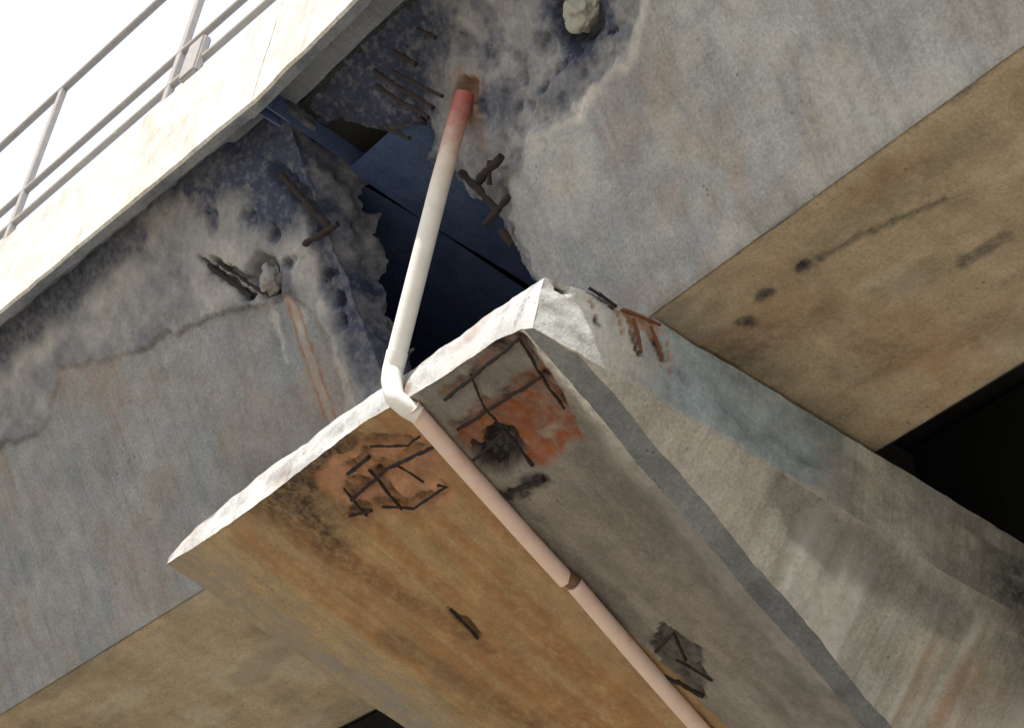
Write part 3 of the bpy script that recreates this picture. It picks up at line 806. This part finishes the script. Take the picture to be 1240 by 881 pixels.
    dark = dark + .15 * sstep(5.7, 6.6, yy) * sstep(8.2, 8.4, zz + .08 * n1)
    light = .6 * sstep(.1, .6, nb) * sstep(8.42, 8.2, zz) + .4 * stroke(yx, zx, [(5.85, 8.35), (5.86, 7.95)], .05)
    rust = .5 * sstep(-.1, .6, fbm(yy * 11, zz * .6, None, 4, 419)) * sstep(6.5, 6.8, yy) * sstep(8.3, 8.1, zz) + .10 * sstep(0, .8, fbm(yy * 3, zz * 2, None, 4, 421))
    dep = .006 * n1 + .010 * sstep(.5, .9, stroke(yx, zx, [(5.60, 8.43), (5.85, 8.33), (6.03, 8.27)], .12))
    P = P.copy(); P[..., 0] -= dep * sstep(0, .05, zz - edge_out[None, :, 2]) * sstep(0, .04, 8.425 - zz)
    pl.append(dict(P=P, st=np.stack([yy, zz], -1), mat=M_SIDE, dark=dark, light=light, rust=rust))
    # upright lip
    topz = np.interp(Y, [0, .19, .40, .63, 1.0, 9], [8.715, 8.765, 8.80, 8.845, 8.855, 8.855])
    nz = fbm(Y * 7, Y * 0, None, 4, 431)
    topz = topz + .012 * nz * (Y < .8)
    lip_t = np.stack([np.full_like(Y, XR), YE + Y, topz], -1)
    P = ruled(lip_b, lip_t, 24)
    yy, zz = P[..., 1], P[..., 2]
    n1 = fbm(yy * 6, zz * 6, None, 4, 441)
    yx, zx = yy + .02 * n1, zz + .02 * n1
    light = sstep(4.55, 4.28, yy + .06 * n1) * .95 + .35 * sstep(4.9, 4.4, yy + .1 * n1)
    rust = .9 * blob(yx, zx, 4.67, 8.80, .18, .06) + .5 * sstep(.0, .7, fbm(yy * 22, zz * 2.5, None, 4, 449)) * sstep(4.5, 4.62, yy) * sstep(4.95, 4.85, yy) * sstep(8.55, 8.75, zz)
    for (a, b, w) in (((4.62, 8.78), (4.70, 8.61), .028), ((4.72, 8.80), (4.82, 8.64), .03), ((4.845, 8.78), (4.875, 8.60), .018), ((4.40, 8.75), (4.445, 8.63), .016), ((4.55, 8.78), (4.60, 8.66), .02)):
        rust = rust + .9 * stroke(yx, zx, [a, b], w, w * .5)
    dark = .95 * stroke(yx, zx, [(4.37, 8.80), (4.53, 8.79)], .02) + .9 * blob(yx, zx, 4.228, 8.712, .045, .03)
    for (a, b, w) in (((4.66, 8.70), (4.705, 8.62), .026), ((4.77, 8.73), (4.815, 8.65), .026), ((4.43, 8.66), (4.447, 8.63), .02)):
        dark = dark + .8 * stroke(yx, zx, [a, b], w)
    dark = dark + .22 * sstep(5.55, 5.75, yy + .08 * n1) * sstep(.0, .5, fbm(yy * 3, zz * 6, None, 4, 447) + .35) + .65 * sstep(6.35, 7.3, yy + .04 * n1)  # last term: the same painted falloff of light on the lip
    spall = .95 * sstep(4.62, 4.9, yy + .08 * n1) * sstep(6.0, 5.7, yy + .08 * n1) * sstep(8.43, 8.47, zz) + .4 * sstep(4.6, 4.4, yy) * sstep(8.6, 8.45, zz)
    P = P.copy(); P[..., 0] += .010 * np.sin(np.pi * np.linspace(0, 1, 24))[:, None] * n1 - .03 * blob(yx, zx, 4.228, 8.712, .05, .035) - .015 * np.minimum(1, rust) * sstep(0, .02, topz[None] - zz)
    pl.append(dict(P=P, st=np.stack([yy, zz], -1), mat=M_SIDE, dark=dark, light=light, rust=rust, spall=spall))
    # end face
    av = np.concatenate([a_l, a_r[1:], [1.0]]); bot = cap_p(av, np.zeros_like(av))
    tz = np.interp(bot[:, 0], TOPX, TOPZ); tz = np.maximum(tz, bot[:, 2] + .004)
    tz += .008 * fbm(bot[:, 0] * 5, bot[:, 0] * 0, None, 4, 461)
    top = np.stack([bot[:, 0], np.full_like(tz, YE), tz], -1)
    P = ruled(bot, top, 14)
    P = P.transpose(1, 0, 2).copy()
    xx, zz = P[..., 0], P[..., 2]
    n1 = fbm(xx * 6, zz * 6, None, 4, 471); w = np.sin(np.pi * np.linspace(0, 1, 14))[None]
    P[..., 1] += .012 * n1 * w * sstep(-7.314, -7.42, xx) - .018 * w * sstep(-7.9, -7.5, xx) * sstep(-7.314, -7.42, xx) * (1 + n1)
    light = .6 * sstep(-.3, .4, n1)
    dark = .45 * stroke(xx + .02 * n1, zz, [(-7.40, 8.72), (-7.46, 8.52)], .02) + .25 * sstep(.35, .9, fbm(xx * 5, zz * 9, None, 4, 477))
    rust = .5 * blob(xx, zz, -8.42, 8.66, .12, .06) + .25 * sstep(.4, 1, fbm(xx * 4, zz * 7, None, 4, 478))
    pl.append(dict(P=P, st=np.stack([xx, zz], -1), mat=M_END, light=light, dark=dark, rust=rust, flip=True))
    # top surface and left side (not seen, but the cap is closed)
    tl = np.stack([np.full_like(Y, XL), YE + Y, np.maximum(np.interp(Y, [0, .3, .63, 9], [top[0, 2], 8.84, 8.855, 8.855]), 0)], -1)
    P = ruled(tl, lip_t, len(av)); P[:, 0] = top
    for j in range(1, 32):
        f = j / 32.0
        P[:, j, 2] = top[:, 2] * (1 - f) + P[:, j, 2] * f
        P[0, j] = tl[j]; P[-1, j] = lip_t[j]
    pl.append(dict(P=P, st=P[..., :2].copy(), mat=M_END, flip=True))
    lb = cap_p(np.zeros_like(Y), Y, field(np.zeros((1, len(Y))), Y[None])['P'][0, :, 2] - cap_z(0.0, Y))
    lm = np.stack([np.full_like(Y, XL), YE + Y, np.maximum(np.full_like(Y, 8.74), lb[:, 2] + .001)], -1)
    P = np.concatenate([ruled(tl, lm, 4), ruled(lm, lb, 12)[1:]], 0)
    pl.append(dict(P=P, st=np.stack([P[..., 1], P[..., 2]], -1), mat=M_SIDE))
    for p in pl:
        p['P'] = jitter(p['P'], .006, 3.0, 600)
        p['P'] = jitter(p['P'], .0025, 14.0, 640)
    patches('cap', pl, root, sharp=38)
    # column and the far half of the cap
    xw0, xw1 = XL + KS * DEEP, XR - KS * DEEP
    zb = 8.6 - MS * DEEP
    block('column', (xw0 + .02, YE + DEEP - .02, -1.0), (xw1 - xw0 - .04, 0, 0), (0, 2.2, 0), (0, 0, zb + 1.1), M_SIDE, root, .05)
    bm = bmesh.new()
    y0, y1, y2 = YE + DEEP, YE + DEEP + 2.2, YE + 2 * DEEP + 2.2
    secs = []
    for (y, dx, zl) in ((y0, KS * DEEP, zb - .02), (y1, KS * DEEP, zb - .02), (y2, 0, 8.5)):
        secs.append([bm.verts.new(v) for v in ((XL + dx, y, zl), (XR - dx, y, zl), (XR, y, 8.60), (XR, y, 8.855), (XL, y, 8.855), (XL, y, 8.60))])
    for s0, s1 in zip(secs, secs[1:]):
        for k in range(6):
            bm.faces.new((s0[k], s0[(k + 1) % 6], s1[(k + 1) % 6], s1[k]))
    bm.faces.new(secs[-1]); bm.faces.new(secs[0][::-1])
    bmesh.ops.recalc_face_normals(bm, faces=bm.faces)
    me = bpy.data.meshes.new('far_cap'); bm.to_mesh(me); bm.free()
    finish(bpy.data.objects.new('far_cap', me), root, M_SIDE)
    # bearing pads under the girders
    for x in (-10.2, -8.5):
        for y in (5.1, 8.6, 11.9):
            block('bearing_pad', (x, y, 8.850), (.5, 0, 0), (0, .6, 0), (0, 0, .034), M_INNER, root, .004)
    # exposed bars: on the soffit as (a, y) points
    def bar(pts, r, mat=M_REBAR, drop=.004, seed=0):
        r *= .62
        rnd = random.Random(seed + 99)
        Q = []
        pp = [Vector(cap_p(p[0], p[1], -drop)) for p in pts]
        Q.append(pp[0])
        for a, b in zip(pp, pp[1:]):
            n = max(2, int((b - a).length / .06))
            for i in range(1, n + 1):
                Q.append(a.lerp(b, i / n) + Vector((rnd.uniform(-1, 1), rnd.uniform(-1, 1), rnd.uniform(-.6, .6))) * .004)
        tube('rebar', Q, r, mat, root, 8, bend=.02, ribs=.14)
    bars = [([(.955, .03), (.75, .10)], .014), ([(.938, .235), (.725, .255)], .013), ([(.955, .03), (.935, .25), (.925, .42)], .011),
            ([(.47, .155), (.53, .15)], .016), ([(.43, .27), (.54, .25), (.665, .27)], .014), ([(.508, .20), (.49, .46)], .012),
            ([(.465, .39), (.51, .49), (.603, .475), (.592, .445)], .011), ([(.70, .42), (.80, .37)], .012), ([(.80, .37), (.79, .58)], .014),
            ([(.705, .64), (.785, .67)], .018), ([(.675, 1.72), (.75, 1.66), (.72, 1.82)], .014), ([(.64, 1.86), (.68, 2.05)], .018), ([(.70, 1.80), (.735, 1.98)], .012),
            ([(.382, 1.02), (.370, 1.23)], .012), ([(.40, .33), (.445, .37)], .012), ([(.55, .11), (.615, .20), (.65, .19)], .010), ([(.44, .20), (.425, .38)], .010), ([(.56, .26), (.575, .40)], .009), ([(.83, .06), (.80, .24), (.80, .36)], .009)]
    for i, (p, r) in enumerate(bars):
        bar(p, r, M_REBAR if i not in (4, 9) else M_REBAR, .006, i)
    # short bars hanging out of the lip beside the girder
    for i, (a, b) in enumerate((((4.63, 8.775), (4.70, 8.62)), ((4.73, 8.79), (4.815, 8.645)), ((4.37, 8.795), (4.53, 8.785)), ((4.56, 8.785), (4.78, 8.83)))):
        tube('rebar', [(XR + .012, a[0], a[1]), (XR + .020, (a[0] + b[0]) / 2, (a[1] + b[1]) / 2 - .004), (XR + .012, b[0], b[1])], .0075, M_REBAR_R if i in (0, 1, 3) else M_REBAR, root, 8, bend=.02, ribs=.14)
    adopt(root)
    return root
build_pier()

# ------------------------------------------------------------------ the drain pipe
def build_pipe():
    foot = Vector((-8.455, YE - .066, 8.78))
    top = Vector(FR.web(np.float64(-7.905), np.float64(1.50), np.float64(-.05)))
    root = thing('drain_pipe', 'white drain pipe dropping from the broken web and running under the pier cap', 'drain pipe', foot)
    R = .0495
    mid = foot.lerp(top, .56) + Vector((.02, -.02, .0))
    up = []
    kink = foot.lerp(top, .62) + Vector((.050, -.03, 0))                     # slight bend partway up
    for i in range(33):
        f = i / 32
        q = foot.lerp(kink, f / .62) if f < .62 else kink.lerp(top, (f - .62) / .38)
        g = max(0, 1 - abs(f - .62) / .12)
        up.append(q.lerp((foot.lerp(kink, .9) + kink.lerp(top, .15)) / 2, 0.35 * g * g))
    t = NT('stained_shaded_pipe')
    pos = t.node('ShaderNodeNewGeometry').outputs['Position']
    sep = t.node('ShaderNodeSeparateXYZ'); t.put(sep.inputs[0], pos)
    nz = t.noise(pos, 16, 6, .7, .6)
    col = t.mix(t.rng(t.noise(pos, 9, 5, .6), .3, .7), (.66, .645, .61), (.75, .745, .72))
    hz = t.math('ADD', sep.outputs['Z'], t.math('MULTIPLY', t.math('SUBTRACT', nz, .5), .35))
    col = t.mix(t.math('MULTIPLY', t.rng(hz, 9.42, 9.80), .75), col, (.47, .34, .25))  # brown upwards: overhang shade put into the pipe colour
    col = t.mix(t.math('MULTIPLY', t.rng(hz, 9.72, 9.99), .95), col, (.33, .075, .065))
    t.put(t.b.inputs['Base Color'], col); t.b.inputs['Roughness'].default_value = .45
    t.bump(nz, .15, .004)
    tube('down_pipe', up, R, t.m, root, 24)
    a0 = Vector((-8.41, YE - .045, 8.60))
    # elbow socket round the top arris of the cap
    d0 = (up[1] - up[0]).normalized()
    tube('elbow', [up[0] + d0 * .09, up[0] + d0 * .03, up[0], foot * .6 + a0 * .4 + Vector((-.004, -.010, 0)), foot * .25 + a0 * .75 + Vector((0, -.008, 0)), a0, a0 * .45 + Vector(cap_p(.698, .08, -.042)) * .55 + Vector((0, -.006, -.008)), Vector(cap_p(.698, .08, -.042))],
         lambda f: .0535 - .008 * f, M_PIPE, root, 24, bend=.02)
    # runs under the soffit, two lengths with a slipped joint
    def run(a_b, y0, y1, n=14, lift=0.0):
        out = []
        for i in range(n + 1):
            y = y0 + (y1 - y0) * i / n
            out.append(Vector(cap_p(a_b(y), y, -.040 - lift)))
        return out
    A = lambda y: np.interp(y, [0, 1.18, 2.2, 4], [.698, .657, .597, .50])
    p1 = run(A, .03, 1.155)
    tube('soffit_pipe', p1, .044, M_PIPE_PINK, root, 24)
    B = lambda y: np.interp(y, [1.1, 2.2, 4], [.672, .612, .51])
    p2 = run(B, 1.19, 3.6, 20, .004)
    tube('soffit_pipe', p2, .044, M_PIPE_PINK, root, 24)
    tube('broken_coupling', [p1[-1] + Vector((0.005, -.01, .012)), Vector(cap_p(.668, 1.20, -.038))], .040, M_IRON, root, 16)
    # clamps
    for y, f in ((.55, A), (1.75, B), (2.9, B)):
        c = Vector(cap_p(f(y), y, -.050)); d = (Vector(cap_p(f(y + .1), y + .1, -.050)) - c).normalized()
        if y > 2.5:
            tube('clamp', [c - d * .02, c + d * .02], .053, M_IRON, root, 24)
    adopt(root)
build_pipe()

# ------------------------------------------------------------------ guard rails
def guard_rail(fr, s_posts, s0, s1, label, plate=None):
    off = -1.25
    base = Vector(fr.at((s0 + s1) / 2, off, 11.19))
    root = thing('guard_rail', label, 'railing', base, 'guard rails on the deck edge')
    u, v = Vector(fr.u), Vector(fr.v)
    z = Vector((0, 0, 1))
    for s in s_posts:
        p = Vector(fr.at(s, off, 11.17))
        po = block('post', p - u * .03 - v * .02, u * .06, v * .04, z * 1.76, M_STEEL, root, .004)
        q = block('base_plate', p - u * .08 - v * .07 + z * .021, u * .16, v * .14, z * .014, M_STEEL, po, .003)
    for h, r in ((12.925, .027), (11.97, .024), (11.68, .024)):
        tube('rail', [fr.at(s0, off, h), fr.at(s1, off, h)], r, M_STEEL, root, 12, bend=1.5)
    if plate is not None:
        block('joint_plate', Vector(fr.at(plate, off - .05, 11.55)), u * .17, v * .06, z * .30, M_STEEL, root, .012)
    for ch in root.children:
        pass
    adopt(root)
    return root
guard_rail(FL, [-.47 + 1.87 * k for k in range(-8, 2)], -15.6, 2.9, 'thin grey steel guard rail on the white deck edge against the sky', 1.60)
guard_rail(FR, [-8.3 + 1.87 * k for k in range(0, 9)], -9.0, 7.5, 'grey steel guard rail continuing past the joint above the broken span')
